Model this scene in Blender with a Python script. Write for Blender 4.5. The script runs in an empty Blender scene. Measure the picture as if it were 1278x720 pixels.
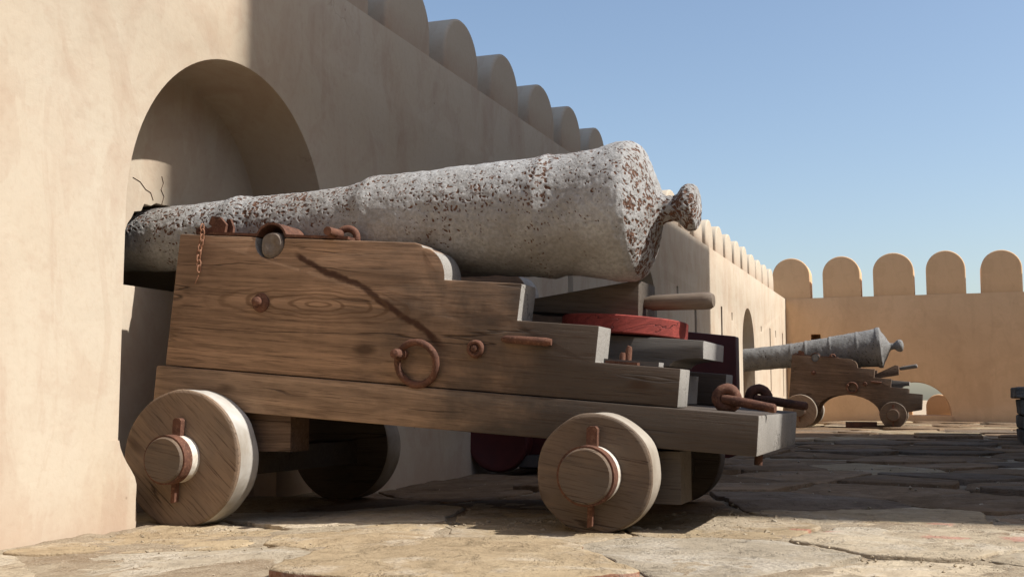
import bpy, bmesh, math, random
from mathutils import Vector, Matrix, noise
R = math.radians
random.seed(7)
scn = bpy.context.scene
col = scn.collection

# ------------------------------------------------------------------ camera
CAM = Vector((2.619, 0.0, 0.45)); YAW = R(20.33); PITCH = math.atan2(138, 1410)
cam = bpy.data.objects.new('camera', bpy.data.cameras.new('camera')); col.objects.link(cam)
cam.location = CAM; cam.rotation_euler = (R(90) + PITCH, 0, YAW)
cam.data.sensor_width = 36; cam.data.lens = 1410 / 1278 * 36
cam.data.clip_start = 0.02; cam.data.clip_end = 20000
scn.camera = cam

# ------------------------------------------------------------------ light
AZ, EL = R(5), R(47)                      # azimuth counted from +x towards +y
world = bpy.data.worlds.new('World'); scn.world = world; world.use_nodes = True
wn = world.node_tree.nodes; wl = world.node_tree.links; wn.clear()
sky = wn.new('ShaderNodeTexSky'); sky.sky_type = 'NISHITA'; sky.sun_disc = False
sky.sun_elevation = EL; sky.sun_rotation = R(90) - AZ
sky.altitude = 0; sky.air_density = 1.05; sky.dust_density = 1.7; sky.ozone_density = 0.9
bg = wn.new('ShaderNodeBackground'); bg.inputs['Strength'].default_value = 0.116
wo = wn.new('ShaderNodeOutputWorld')
wl.new(sky.outputs[0], bg.inputs['Color']); wl.new(bg.outputs[0], wo.inputs['Surface'])
sun = bpy.data.objects.new('sun', bpy.data.lights.new('sun', 'SUN')); col.objects.link(sun)
sun.data.energy = 4.9; sun.data.angle = R(0.6); sun.data.color = (1.0, 0.97, 0.92)
sdir = Vector((math.cos(EL) * math.cos(AZ), math.cos(EL) * math.sin(AZ), math.sin(EL)))
sun.rotation_euler = sdir.to_track_quat('Z', 'Y').to_euler(); sun.location = sdir * 40
vs = scn.view_settings
vs.view_transform = 'Standard'; vs.look = 'None'; vs.gamma = 1; vs.exposure = 0.5; vs.use_curve_mapping = False

# ------------------------------------------------------------------ materials
class NT:
    """small node-tree helper"""
    def __init__(s, name):
        s.m = bpy.data.materials.new(name); s.m.use_nodes = True
        s.t = s.m.node_tree; s.t.nodes.clear()
        s.out = s.n('ShaderNodeOutputMaterial'); s.b = s.n('ShaderNodeBsdfPrincipled')
        s.l(s.b.outputs[0], s.out.inputs['Surface'])
        s.tc = s.n('ShaderNodeTexCoord')
    def n(s, k, **kw):
        o = s.t.nodes.new(k)
        for a, v in kw.items(): setattr(o, a, v)
        return o
    def l(s, a, b): s.t.links.new(a, b)
    def mp(s, sc=(1, 1, 1), rot=(0, 0, 0), src=None):
        src = src if src else s.tc.outputs['Object']
        if any(rot):
            r = s.n('ShaderNodeMapping'); r.inputs['Rotation'].default_value = rot; s.l(src, r.inputs[0]); src = r.outputs[0]
        o = s.n('ShaderNodeMapping'); o.inputs['Scale'].default_value = sc
        s.l(src, o.inputs[0]); return o.outputs[0]
    def noise(s, vec, scale, detail=4, rough=.55, dist=0):
        o = s.n('ShaderNodeTexNoise'); o.inputs['Scale'].default_value = scale; o.inputs['Detail'].default_value = detail
        o.inputs['Roughness'].default_value = rough; o.inputs['Distortion'].default_value = dist
        s.l(vec, o.inputs['Vector']); return o.outputs['Fac']
    def vor(s, vec, scale, feat='F1'):
        o = s.n('ShaderNodeTexVoronoi', feature=feat); o.inputs['Scale'].default_value = scale
        s.l(vec, o.inputs['Vector']); return o.outputs['Distance']
    def ramp(s, f, stops, interp='LINEAR'):
        o = s.n('ShaderNodeValToRGB'); cr = o.color_ramp; cr.interpolation = interp
        while len(cr.elements) < len(stops): cr.elements.new(.5)
        for e, (p, c) in zip(cr.elements, stops):
            e.position = p; e.color = tuple(c) + (1,) if not isinstance(c, (int, float)) else (c, c, c, 1)
        s.l(f, o.inputs[0]); return o.outputs[0]
    def mix(s, f, a, b, mode='MIX'):
        o = s.n('ShaderNodeMix', data_type='RGBA', blend_type=mode)
        for i, v in ((0, f), (6, a), (7, b)):
            if isinstance(v, (int, float)): o.inputs[i].default_value = v
            elif isinstance(v, tuple): o.inputs[i].default_value = v + (1,) if len(v) == 3 else v
            else: s.l(v, o.inputs[i])
        return o.outputs[2]
    def math(s, op, a, b=None, clamp=False):
        o = s.n('ShaderNodeMath', operation=op); o.use_clamp = clamp
        for i, v in ((0, a), (1, b)):
            if v is None: continue
            if isinstance(v, (int, float)): o.inputs[i].default_value = v
            else: s.l(v, o.inputs[i])
        return o.outputs[0]
    def bump(s, h, strength=.3, dist=.01, prev=None):
        o = s.n('ShaderNodeBump'); o.inputs['Strength'].default_value = strength; o.inputs['Distance'].default_value = dist
        s.l(h, o.inputs['Height'])
        if prev is not None: s.l(prev, o.inputs['Normal'])
        return o.outputs[0]
    def done(s, color, rough=.85, normal=None, spec=.25, metal=0):
        for k, v in (('Base Color', color), ('Roughness', rough), ('Metallic', metal)):
            if isinstance(v, tuple): s.b.inputs[k].default_value = v + (1,)
            elif isinstance(v, (int, float)): s.b.inputs[k].default_value = v
            else: s.l(v, s.b.inputs[k])
        s.b.inputs['Specular IOR Level'].default_value = spec
        if normal is not None: s.l(normal, s.b.inputs['Normal'])
        return s.m

def plaster(name, base, stain, patch):
    t = NT(name); o = t.mp()
    big = t.noise(o, .8, 5, .6, .4)
    med = t.noise(o, 3.2, 6, .62, .6)
    streak = t.noise(t.mp((2.0, 2.0, .5)), 1.5, 6, .6, .5)
    fine = t.noise(o, 38, 5, .6)
    c = t.mix(t.ramp(big, [(.42, 0), (.66, 1)]), base, patch)
    c = t.mix(t.math('MULTIPLY', t.ramp(streak, [(.5, 0), (.7, 1)]), .30), c, stain)
    c = t.mix(t.math('MULTIPLY', t.ramp(med, [(.53, 0), (.60, 1)]), .16), c, stain)
    c = t.mix(t.math('MULTIPLY', t.ramp(fine, [(.3, 1), (.5, 0)]), .14), c, stain)
    # splash-back dirt just above the ground has its own ragged edge
    sep = t.n('ShaderNodeSeparateXYZ'); t.l(t.tc.outputs['Object'], sep.inputs[0])
    low = t.math('ADD', sep.outputs[2], t.math('MULTIPLY', med, .35))
    c = t.mix(t.math('MULTIPLY', t.ramp(low, [(.16, 1), (.34, 0)]), .35), c, stain)
    dr = t.noise(t.mp((2.4, 2.4, 1.0)), 1.25, 7, .62, 1.2)
    c = t.mix(t.math('MULTIPLY', t.ramp(dr, [(.52, 0), (.56, 1)]), .15), c, stain)
    dv = t.n('ShaderNodeVectorMath', operation='ADD'); nz_ = t.n('ShaderNodeTexNoise'); nz_.inputs['Scale'].default_value = 2.5; nz_.inputs['Detail'].default_value = 5
    t.l(o, nz_.inputs['Vector']); t.l(o, dv.inputs[0]); t.l(nz_.outputs['Color'], dv.inputs[1])
    hair = t.math('MULTIPLY', t.ramp(t.vor(dv.outputs[0], .8, 'DISTANCE_TO_EDGE'), [(.0, 1), (.006, 0)]), t.ramp(t.noise(o, .9, 3, .5), [(.62, 0), (.68, .6)]))
    c = t.mix(hair, c, (.14, .09, .06))
    spots = t.ramp(t.vor(t.mp((1, 1, 1)), 7.0), [(.03, 1), (.055, 0)])
    c = t.mix(t.math('MULTIPLY', spots, t.ramp(med, [(.5, 0), (.6, .6)])), c, (.16, .11, .07))
    n = t.bump(t.noise(o, 1.7, 4, .5), .4, .04)
    n = t.bump(t.noise(o, 9, 5, .6, .5), .2, .010, n)
    n = t.bump(dr, .12, .02, n); n = t.bump(fine, .22, .004, n); n = t.bump(hair, .5, -.004, n)
    return t.done(c, .92, n, .1)

def wood(name, brown, grey, dark, gx=(1.0, 2.1), sc=1.0, rot=(0, 0, 0), crack=False, gbase=0.0, endg=None):
    t = NT(name)
    v = t.mp((1, 1, 1), rot)
    st = t.mp((.55 * sc, 7 * sc, 7 * sc), rot)
    ringf = t.noise(st, 1.1, 3, .5, .6)
    rings = t.math('SINE', t.math('MULTIPLY', ringf, 70.0))
    fib = t.noise(t.mp((3 * sc, 130 * sc, 130 * sc), rot), 1.0, 6, .7)
    fib2 = t.noise(t.mp((1.4 * sc, 45 * sc, 45 * sc), rot), 1.0, 5, .65)
    blot = t.noise(v, 3.0, 5, .6, .4)
    c = t.mix(t.ramp(blot, [(.3, 0), (.7, 1)]), brown, tuple(x * .62 for x in brown))
    c = t.mix(t.math('MULTIPLY', t.ramp(rings, [(.2, 0), (.95, 1)]), .24), c, dark)
    c = t.mix(t.ramp(fib2, [(.5, 0), (.72, .6)]), c, tuple(x * 1.45 for x in brown))
    c = t.mix(t.ramp(fib2, [(.3, .3), (.46, 0)]), c, dark)
    sep = t.n('ShaderNodeSeparateXYZ'); t.l(t.tc.outputs['Object'], sep.inputs[0])
    gr = t.n('ShaderNodeMapRange'); gr.interpolation_type = 'SMOOTHSTEP'
    t.l(t.math('ADD', sep.outputs[0], t.math('MULTIPLY', t.math('SUBTRACT', blot, .5), 1.6)), gr.inputs[0])
    gr.inputs[1].default_value = gx[0]; gr.inputs[2].default_value = gx[1]
    gr.inputs[3].default_value = gbase; gr.inputs[4].default_value = .9
    gcol = t.mix(t.ramp(fib2, [(.35, 0), (.65, 1)]), grey, tuple(x * .72 for x in grey))
    c = t.mix(gr.outputs[0], c, gcol)
    # weathered end grain (faces across the fibres) is paler
    if endg:
        sn = t.n('ShaderNodeSeparateXYZ'); t.l(t.tc.outputs['Normal'], sn.inputs[0])
        eg = t.ramp(sn.outputs[0], [(.35, 0), (.6, 1)])
        c = t.mix(eg, c, t.mix(t.ramp(blot, [(.3, 0), (.7, 1)]), endg, tuple(x * .72 for x in endg)))
    chk = t.ramp(fib, [(.30, 1), (.41, 0)])
    c = t.mix(t.math('MULTIPLY', chk, .8), c, dark)
    pore = t.ramp(t.noise(t.mp((9 * sc, 260 * sc, 260 * sc), rot), 1.0, 3, .6), [(.36, 1), (.46, 0)])
    c = t.mix(t.math('MULTIPLY', pore, .45), c, dark)
    sp1 = t.math('ABSOLUTE', t.math('SUBTRACT', t.noise(t.mp((.5 * sc, 8 * sc, 8 * sc), rot), 1.0, 4, .5), .5))
    split = t.math('MULTIPLY', t.ramp(sp1, [(.002, 1), (.007, 0)]), t.ramp(t.noise(v, 2.2, 3, .5), [(.5, 0), (.58, 1)]))
    c = t.mix(t.math('MULTIPLY', split, .8), c, tuple(x * .5 for x in dark))
    knots = t.ramp(t.vor(t.mp((.9 * sc, 2.2 * sc, 2.2 * sc), rot), 2.1), [(.05, 1), (.11, 0)])
    c = t.mix(t.math('MULTIPLY', knots, .75), c, dark)
    hgt = t.math('SUBTRACT', t.math('ADD', t.math('MULTIPLY', fib, .6), t.math('MULTIPLY', fib2, .5)), chk)
    n = t.bump(hgt, .4, .004)
    n = t.bump(blot, .3, .012, n); n = t.bump(split, .7, -.006, n)
    if crack:
        ax, az, bx_, bz = .55, .455, 1.19, .150
        dx, dz = bx_ - ax, bz - az; ln = math.hypot(dx, dz); ux, uz = dx / ln, dz / ln
        wob = t.math('MULTIPLY', t.math('SUBTRACT', t.noise(v, 5, 4, .55), .5), .10)
        along = t.math('ADD', t.math('MULTIPLY', sep.outputs[0], ux), t.math('MULTIPLY', sep.outputs[2], uz))
        along = t.math('SUBTRACT', along, ax * ux + az * uz)
        acr = t.math('ADD', t.math('MULTIPLY', sep.outputs[0], -uz), t.math('MULTIPLY', sep.outputs[2], ux))
        acr = t.math('ABSOLUTE', t.math('ADD', t.math('SUBTRACT', acr, -ax * uz + az * ux), wob))
        m1 = t.ramp(acr, [(.007, 1), (.016, 0)])
        m2 = t.ramp(along, [(.0, 0), (.03, 1), (.64, 1), (.72, 0)])
        msk = t.math('MULTIPLY', m1, m2)
        c = t.mix(t.math('MULTIPLY', msk, .93), c, (.045, .017, .008))
        # flame figure in the plank
        fx_ = t.math('MULTIPLY', t.math('SUBTRACT', sep.outputs[0], .66), .17); fz_ = t.math('SUBTRACT', sep.outputs[2], .262)
        dd = t.math('SQRT', t.math('ADD', t.math('MULTIPLY', fx_, fx_), t.math('MULTIPLY', fz_, fz_)))
        dd = t.math('ADD', dd, t.math('MULTIPLY', t.math('SUBTRACT', t.noise(v, 6, 3, .5), .5), .035))
        fl_ = t.ramp(t.math('SINE', t.math('MULTIPLY', dd, 420.0)), [(.35, 0), (.9, .62)])
        c = t.mix(t.math('MULTIPLY', fl_, t.ramp(dd, [(.05, 1), (.085, 0)])), c, (.10, .052, .026))
    return t.done(c, .78, n, .25)

def rust(name, a=(.135, .058, .034), b=(.065, .028, .018), hi=(.23, .125, .075)):
    t = NT(name); o = t.mp()
    n1 = t.noise(o, 22, 6, .65); n2 = t.noise(o, 120, 4, .6)
    c = t.mix(t.ramp(n1, [(.35, 0), (.65, 1)]), a, b)
    c = t.mix(t.ramp(n2, [(.52, 0), (.75, .7)]), c, hi)
    n = t.bump(n1, .5, .006); n = t.bump(n2, .5, .002, n)
    return t.done(c, .82, n, .3)

def gunmetal(name, paint, paint2, r1, r2):
    t = NT(name); o = t.mp()
    at = t.n('ShaderNodeAttribute'); at.attribute_name = 'rust'
    big = t.noise(o, 5, 5, .6, .5); fine = t.noise(o, 70, 5, .65); fl = t.noise(o, 170, 3, .6)
    c = t.mix(t.ramp(big, [(.35, 0), (.68, 1)]), paint, paint2)
    c = t.mix(t.ramp(fine, [(.35, .5), (.6, 0)]), c, tuple(x * .55 for x in paint2))
    rc = t.mix(t.ramp(fl, [(.35, 0), (.62, 1)]), r1, r2)
    m = t.math('ADD', at.outputs['Fac'], t.math('MULTIPLY', t.math('SUBTRACT', fine, .5), .7))
    m = t.ramp(m, [(.28, 0), (.44, 1)])
    aw = t.n('ShaderNodeAttribute'); aw.attribute_name = 'wear'
    fk = t.noise(o, 42, 7, .72, .8)
    m2 = t.ramp(t.math('ADD', fk, t.math('MULTIPLY', aw.outputs['Fac'], .14)), [(.67, 0), (.70, 1)])
    m = t.math('MAXIMUM', m, m2)
    c = t.mix(m, c, rc)
    n = t.bump(fk, .5, .010); n = t.bump(fine, .55, .006, n); n = t.bump(fl, .5, .003, n)
    n = t.bump(m, .6, -.005, n)
    return t.done(c, .8, n, .3)

def stone(name, a, b, crust=.8):
    t = NT(name); o = t.mp()
    info = t.n('ShaderNodeObjectInfo')
    big = t.noise(o, 2.6, 6, .62, .8); med = t.noise(o, 13, 6, .62, .3); fine = t.noise(o, 90, 5, .6)
    c = t.mix(t.ramp(big, [(.35, 0), (.68, 1)]), a, b)
    c = t.mix(t.ramp(med, [(.45, 0), (.72, .45)]), c, tuple(min(1, x * 1.35) for x in a))
    c = t.mix(t.ramp(med, [(.28, .6), (.44, 0)]), c, tuple(x * .5 for x in b))
    c = t.mix(t.ramp(fine, [(.28, .5), (.42, 0)]), c, tuple(x * .42 for x in b))
    # mortar crust and dust smeared over the stones in patches
    cr = t.noise(o, 3.3, 7, .68, .5)
    c = t.mix(t.ramp(cr, [(.5, 0), (.6, crust)]), c, t.mix(t.ramp(fine, [(.35, 0), (.6, 1)]), tuple(x * .62 + .07 for x in a), tuple(min(.62, x * .75 + .20) * kk for x, kk in zip(a, (1, .95, .86)))))
    # faded red paint daubs on the paving
    sp_ = t.n('ShaderNodeSeparateXYZ'); t.l(o, sp_.inputs[0]); pm = None
    for px_, py_, rx_, ry_ in ((2.64, 3.68, .07, .05), (2.63, 4.08, .05, .05), (2.84, 3.71, .05, .06), (2.26, 3.74, .09, .03)):
        e1_ = t.math('DIVIDE', t.math('SUBTRACT', sp_.outputs[0], px_), rx_); e2_ = t.math('DIVIDE', t.math('SUBTRACT', sp_.outputs[1], py_), ry_)
        ee = t.math('ADD', t.math('ADD', t.math('MULTIPLY', e1_, e1_), t.math('MULTIPLY', e2_, e2_)), t.math('MULTIPLY', t.math('SUBTRACT', med, .5), 5.0))
        g_ = t.ramp(ee, [(.3, .38), (1.0, 0)]); pm = g_ if pm is None else t.math('MAXIMUM', pm, g_)
    c = t.mix(pm, c, (.42, .12, .10))
    k = t.math('ADD', t.math('MULTIPLY', info.outputs['Random'], .34), .83)
    hs = t.n('ShaderNodeHueSaturation'); t.l(k, hs.inputs['Value']); t.l(c, hs.inputs['Color'])
    spall = t.ramp(t.noise(t.mp((1, 1, 3)), 6, 6, .7, .6), [(.4, 0), (.5, 1)])
    n = t.bump(spall, .5, .014); n = t.bump(cr, .5, .02, n); n = t.bump(med, .7, .014, n); n = t.bump(fine, .7, .005, n)
    return t.done(hs.outputs[0], .97, n, .03)

def mortar_mat():
    t = NT('mortar'); o = t.mp()
    big = t.noise(o, 2.2, 6, .6, .6); med = t.noise(o, 22, 6, .65); fine = t.noise(o, 140, 4, .65)
    c = t.mix(t.ramp(big, [(.4, 0), (.62, 1)]), (.33, .27, .19), (.23, .17, .112))
    c = t.mix(t.ramp(med, [(.32, .75), (.5, 0)]), c, (.17, .125, .08))
    c = t.mix(t.ramp(fine, [(.5, 0), (.72, .6)]), c, (.46, .40, .31))
    n = t.bump(med, .8, .02); n = t.bump(fine, .7, .006, n)
    return t.done(c, .97, n, .02)

def simple(name, a, b, sc=12, rough=.8, bump=.3):
    t = NT(name); o = t.mp()
    n1 = t.noise(o, sc, 5, .6, .3)
    return t.done(t.mix(t.ramp(n1, [(.3, 0), (.7, 1)]), a, b), rough, t.bump(n1, bump, .01), .25)

M = {}
M['plaster'] = plaster('plaster_cream', (.485, .415, .322), (.34, .215, .148), (.465, .38, .28))
M['plaster_far'] = plaster('plaster_ochre', (.66, .44, .26), (.46, .29, .165), (.60, .395, .23))
M['plaster_keep'] = plaster('plaster_keep', (.46, .35, .25), (.32, .23, .16), (.42, .32, .23))
M['wood'] = wood('oak_cheek', (.36, .225, .138), (.06, .049, .04), (.05, .026, .014), (.75, 1.65), crack=True, endg=(.31, .29, .26))  # rear greying is weathering; front brown also lightened for ground bounce
M['wood_bed'] = wood('oak_bed', (.34, .225, .143), (.058, .049, .041), (.06, .032, .018), (.9, 1.7), endg=(.31, .29, .26))  # bed greys to the rear likewise, with bounce light in its front brown
M['wood_wheel'] = wood('oak_wheel', (.30, .195, .12), (.20, .158, .12), (.055, .03, .018), (-.6, .9), sc=.8, rot=(0, R(-42), 0), gbase=.2)
M['wood_wheel_rear'] = wood('oak_wheel_rear', (.20, .13, .08), (.12, .10, .08), (.055, .03, .018), (-.45, .7), sc=.8, rot=(0, R(-10), 0), gbase=.3)
M['wood_grey'] = wood('oak_grey', (.15, .115, .085), (.155, .143, .128), (.05, .035, .025), (-.5, .2), gbase=.7, endg=(.33, .31, .285))
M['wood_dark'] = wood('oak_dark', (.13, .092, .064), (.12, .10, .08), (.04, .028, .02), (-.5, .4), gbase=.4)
M['wood_handle'] = wood('oak_handle', (.26, .19, .13), (.2, .16, .125), (.08, .05, .035), (-.5, .4), gbase=.3)
M['wood_far'] = wood('oak_far', (.155, .10, .066), (.085, .066, .05), (.05, .026, .014), (.9, 2.2))
M['rim'] = simple('pale_weathered_rim', (.46, .44, .405), (.26, .225, .18), 7, .8)
M['rim_tan'] = simple('weathered_wood_rim', (.36, .32, .265), (.24, .20, .155), 9, .85)
M['white_band'] = simple('flaking_white_paint', (.68, .65, .58), (.45, .38, .30), 30, .75)
M['rust'] = rust('rusty_iron')
M['rust_dark'] = rust('dark_rusty_iron', (.085, .035, .022), (.04, .02, .014), (.14, .07, .04))
M['gun'] = gunmetal('flaking_gun_paint', (.40, .397, .386), (.265, .25, .23), (.16, .075, .042), (.07, .036, .023))
M['gun_far'] = gunmetal('grey_gun_paint', (.215, .21, .20), (.145, .14, .132), (.07, .055, .045), (.05, .04, .033))
M['trunnion'] = simple('pitted_brown_iron', (.20, .175, .15), (.12, .085, .06), 26, .85, .6)
M['red'] = wood('red_painted_wood', (.30, .055, .042), (.27, .06, .048), (.12, .02, .016), (3, 4), sc=1.3, rot=(0, R(20), 0))
M['maroon'] = simple('dark_maroon_paint', (.075, .014, .012), (.05, .011, .010), 8, .55, .1)
M['black_iron'] = simple('black_iron', (.055, .048, .042), (.075, .062, .052), 20, .75)
M['tan'] = stone('flag_tan', (0.331, 0.256, 0.162), (0.252, 0.187, 0.115))
M['cream'] = stone('flag_cream', (0.396, 0.328, 0.234), (0.317, 0.252, 0.173))
M['grey'] = stone('flag_grey', (0.302, 0.256, 0.191), (0.238, 0.198, 0.144))
M['brown'] = stone('flag_brown_shade', (.25, .17, .105), (.17, .115, .07), .25)  # brown, umber and slate: stones darkened in colour for the shaded ground
M['umber'] = stone('flag_umber_shade', (.20, .135, .083), (.13, .086, .053), .25)
M['slate'] = stone('flag_slate_shade', (.17, .128, .092), (.115, .085, .06), .2)
M['redbrick'] = stone('broken_red_edge', (.24, .105, .055), (.15, .07, .04))
M['dark_stone'] = stone('dark_rough_stone', (.13, .115, .095), (.085, .075, .065))
M['mortar'] = mortar_mat()
M['sand'] = simple('desert_sand', (.42, .32, .21), (.36, .27, .18), .02, .95)
M['dark'] = simple('crack_dark', (.16, .105, .07), (.10, .065, .045), 20, .95)
M['frond'] = simple('palm_green', (.06, .11, .035), (.09, .14, .05), 5, .7)
M['trunk'] = simple('palm_trunk', (.18, .13, .09), (.12, .085, .06), 8, .9)

# ------------------------------------------------------------------ helpers
def link(name, me, parent=None, loc=(0, 0, 0), rot=(0, 0, 0)):
    o = bpy.data.objects.new(name, me); col.objects.link(o)
    o.location = loc; o.rotation_euler = rot
    if parent is not None: o.parent = parent
    return o
def tag(o, label=None, cat=None, group=None, kind=None):
    for k, v in (('label', label), ('category', cat), ('group', group), ('kind', kind)):
        if v: o[k] = v
    return o
def empty(name, loc=(0, 0, 0), rotz=0):
    o = link(name, None, None, loc, (0, 0, rotz)); o.empty_display_size = .2; return o
def from_bm(name, bm, mats, smooth=False, angle=None):
    me = bpy.data.meshes.new(name); bmesh.ops.recalc_face_normals(bm, faces=bm.faces)
    bm.to_mesh(me); bm.free()
    for m in (mats if isinstance(mats, (list, tuple)) else [mats]): me.materials.append(m)
    if smooth:
        me.polygons.foreach_set('use_smooth', [True] * len(me.polygons))
        if angle: me.set_sharp_from_angle(angle=R(angle))
    return me
def bev(bm, w, seg=2, ang=30):
    if w <= 0: return
    es = [e for e in bm.edges if len(e.link_faces) == 2 and e.calc_face_angle(0) > R(ang)]
    bmesh.ops.bevel(bm, geom=es, offset=w, segments=seg, profile=.6, affect='EDGES', clamp_overlap=True)
def box(bm, x0, x1, y0, y1, z0, z1):
    vs_ = [bm.verts.new((x, y, z)) for x in (x0, x1) for y in (y0, y1) for z in (z0, z1)]
    for f in ((0, 1, 3, 2), (4, 6, 7, 5), (0, 4, 5, 1), (2, 3, 7, 6), (0, 2, 6, 4), (1, 5, 7, 3)):
        bm.faces.new([vs_[i] for i in f])
def box_me(name, ext, mat, w=.005, seg=2, jit=0):
    bm = bmesh.new(); box(bm, *ext); bev(bm, w, seg)
    return from_bm(name, bm, mat, True, 40)
def prism(bm, pts, y0, y1):
    """profile in x,z extruded along y"""
    a = [bm.verts.new((x, y0, z)) for x, z in pts]; b = [bm.verts.new((x, y1, z)) for x, z in pts]
    bm.faces.new(a); bm.faces.new(b[::-1])
    for i in range(len(pts)):
        j = (i + 1) % len(pts); bm.faces.new((a[i], b[i], b[j], a[j]))
def prism_me(name, pts, y0, y1, mat, w=.005, ang=30):
    bm = bmesh.new(); prism(bm, pts, y0, y1); bmesh.ops.recalc_face_normals(bm, faces=bm.faces); bev(bm, w, 2, ang)
    return from_bm(name, bm, mat, True, 40)
def lathe(bm, prof, n=32, axis='Y', c=(0, 0, 0), mi=None, phase=0):
    """prof: (along, radius) list; closed with caps if radius>0"""
    def P(a, r, t):
        u, v = r * math.cos(t), r * math.sin(t)
        return {'X': (c[0] + a, c[1] + u, c[2] + v), 'Y': (c[0] + u, c[1] + a, c[2] + v), 'Z': (c[0] + u, c[1] + v, c[2] + a)}[axis]
    rings = []
    for a, r in prof:
        rings.append([bm.verts.new(P(a, max(r, 1e-5), 2 * math.pi * k / n + phase)) for k in range(n)])
    for i in range(len(rings) - 1):
        for k in range(n):
            f = bm.faces.new((rings[i][k], rings[i][(k + 1) % n], rings[i + 1][(k + 1) % n], rings[i + 1][k]))
            if mi: f.material_index = mi[i]
    for rg, m in ((rings[0][::-1], 0), (rings[-1], -1)):
        f = bm.faces.new(rg)
        if mi: f.material_index = mi[m]
def lathe_me(name, prof, mats, n=32, axis='Y', c=(0, 0, 0), mi=None, ang=35):
    bm = bmesh.new(); lathe(bm, prof, n, axis, c, mi); return from_bm(name, bm, mats, True, ang)
def tube(bm, path, r, n=10, closed=False, taper=None):
    P = [Vector(p) for p in path]; N = len(P); rings = []
    up = None
    for i in range(N):
        a = P[(i - 1) % N] if closed or i > 0 else P[i]; b = P[(i + 1) % N] if closed or i < N - 1 else P[i]
        t = (b - a).normalized()
        if up is None:
            up = t.orthogonal().normalized()
        up = (up - t * up.dot(t)).normalized(); s = t.cross(up)
        rr = r * (taper[i] if taper else 1)
        rings.append([bm.verts.new(P[i] + (up * math.cos(2 * math.pi * k / n) + s * math.sin(2 * math.pi * k / n)) * rr) for k in range(n)])
    for i in range(N if closed else N - 1):
        A, B = rings[i], rings[(i + 1) % N]
        off = 0
        if closed and i == N - 1:
            off = min(range(n), key=lambda q: (A[0].co - B[q].co).length)
        for k in range(n):
            bm.faces.new((A[k], A[(k + 1) % n], B[(k + 1 + off) % n], B[(k + off) % n]))
    if not closed:
        bm.faces.new(rings[0][::-1]); bm.faces.new(rings[-1])
def tube_me(name, path, r, mat, n=10, closed=False, taper=None):
    bm = bmesh.new(); tube(bm, path, r, n, closed, taper); return from_bm(name, bm, mat, True, 50)
def circle(c, r, n, ux, uz, a0=0, a1=2 * math.pi, incl=False):
    c, ux, uz = Vector(c), Vector(ux), Vector(uz)
    return [c + ux * (r * math.cos(a0 + (a1 - a0) * k / (n - (1 if incl else 0)))) + uz * (r * math.sin(a0 + (a1 - a0) * k / (n - (1 if incl else 0)))) for k in range(n)]
def roughen(me, amp, sc, seed=0):
    off = Vector((seed * 3.1, seed * 1.7, seed * 5.3))
    for v in me.vertices:
        v.co += v.normal * (noise.noise(v.co * sc + off) * amp)
def fb(p, octv=4):
    return noise.fractal(p, 1.0, 2.0, octv)

def ss(a, b, x):
    t = max(0, min(1, (x - a) / (b - a))); return t * t * (3 - 2 * t)
def gz(x, y):                                     # the courtyard rises a little away from the wall
    return .035 * ss(.2, 1.1, x) + .006 * noise.noise(Vector((x * .7, y * .45, 3.3))) * ss(.3, 1, x)

# ------------------------------------------------------------------ ground
bm = bmesh.new()
S = 9000
vs4 = [bm.verts.new((x, y, -7.5)) for x, y in ((-S, -S), (S, -S), (S, S), (-S, S))]
bm.faces.new(vs4)
tag(link('ground', from_bm('ground', bm, M['sand'])), 'pale desert ground far below the fort platform', kind='structure')

def axis_steps(lo, hi, f):
    out = [lo]
    while out[-1] < hi - 1e-6: out.append(min(hi, out[-1] + f(out[-1])))
    return out
xs_ = axis_steps(-.95, 14.0, lambda v: .02 if 0 < v < 3.7 else (.05 if -.4 < v < 4.4 else .9))
ys_ = axis_steps(-6.0, 23.0, lambda v: .02 if 2.1 < v < 4.7 else (.05 if 2.0 < v < 5.2 else (.09 if 5 <= v < 9 else (.25 if v >= 9 else .8))))
verts, faces = [], []
def joint_depth(x, y): return .002 + .017 * ss(4.0, 5.5, y)
for y in ys_:
    for x in xs_:
        amp = 1 - .65 * ss(3.9, 5.2, y)
        z = gz(x, y) - joint_depth(x, y) + amp * .012 * fb(Vector((x * 2.6, y * 2.6, 1.7)), 4) + amp * .006 * fb(Vector((x * 17, y * 17, .4)), 3)
        if -.06 < x < .35: z += .012 * (1 - ss(-.02, .22, x)) * (.6 + .8 * abs(noise.noise(Vector((y * 5, 2.2, 0)))))
        verts.append((x, y, z))
nx = len(xs_)
for j in range(len(ys_) - 1):
    for i in range(nx - 1):
        a = j * nx + i; faces.append((a, a + 1, a + 1 + nx, a + nx))
me = bpy.data.meshes.new('courtyard_paving'); me.from_pydata(verts, [], faces); me.materials.append(M['mortar'])
me.polygons.foreach_set('use_smooth', [True] * len(me.polygons))
paving = tag(link('courtyard_paving', me), 'worn flagstone courtyard floor bedded in crumbling pale mortar', kind='structure')

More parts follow.
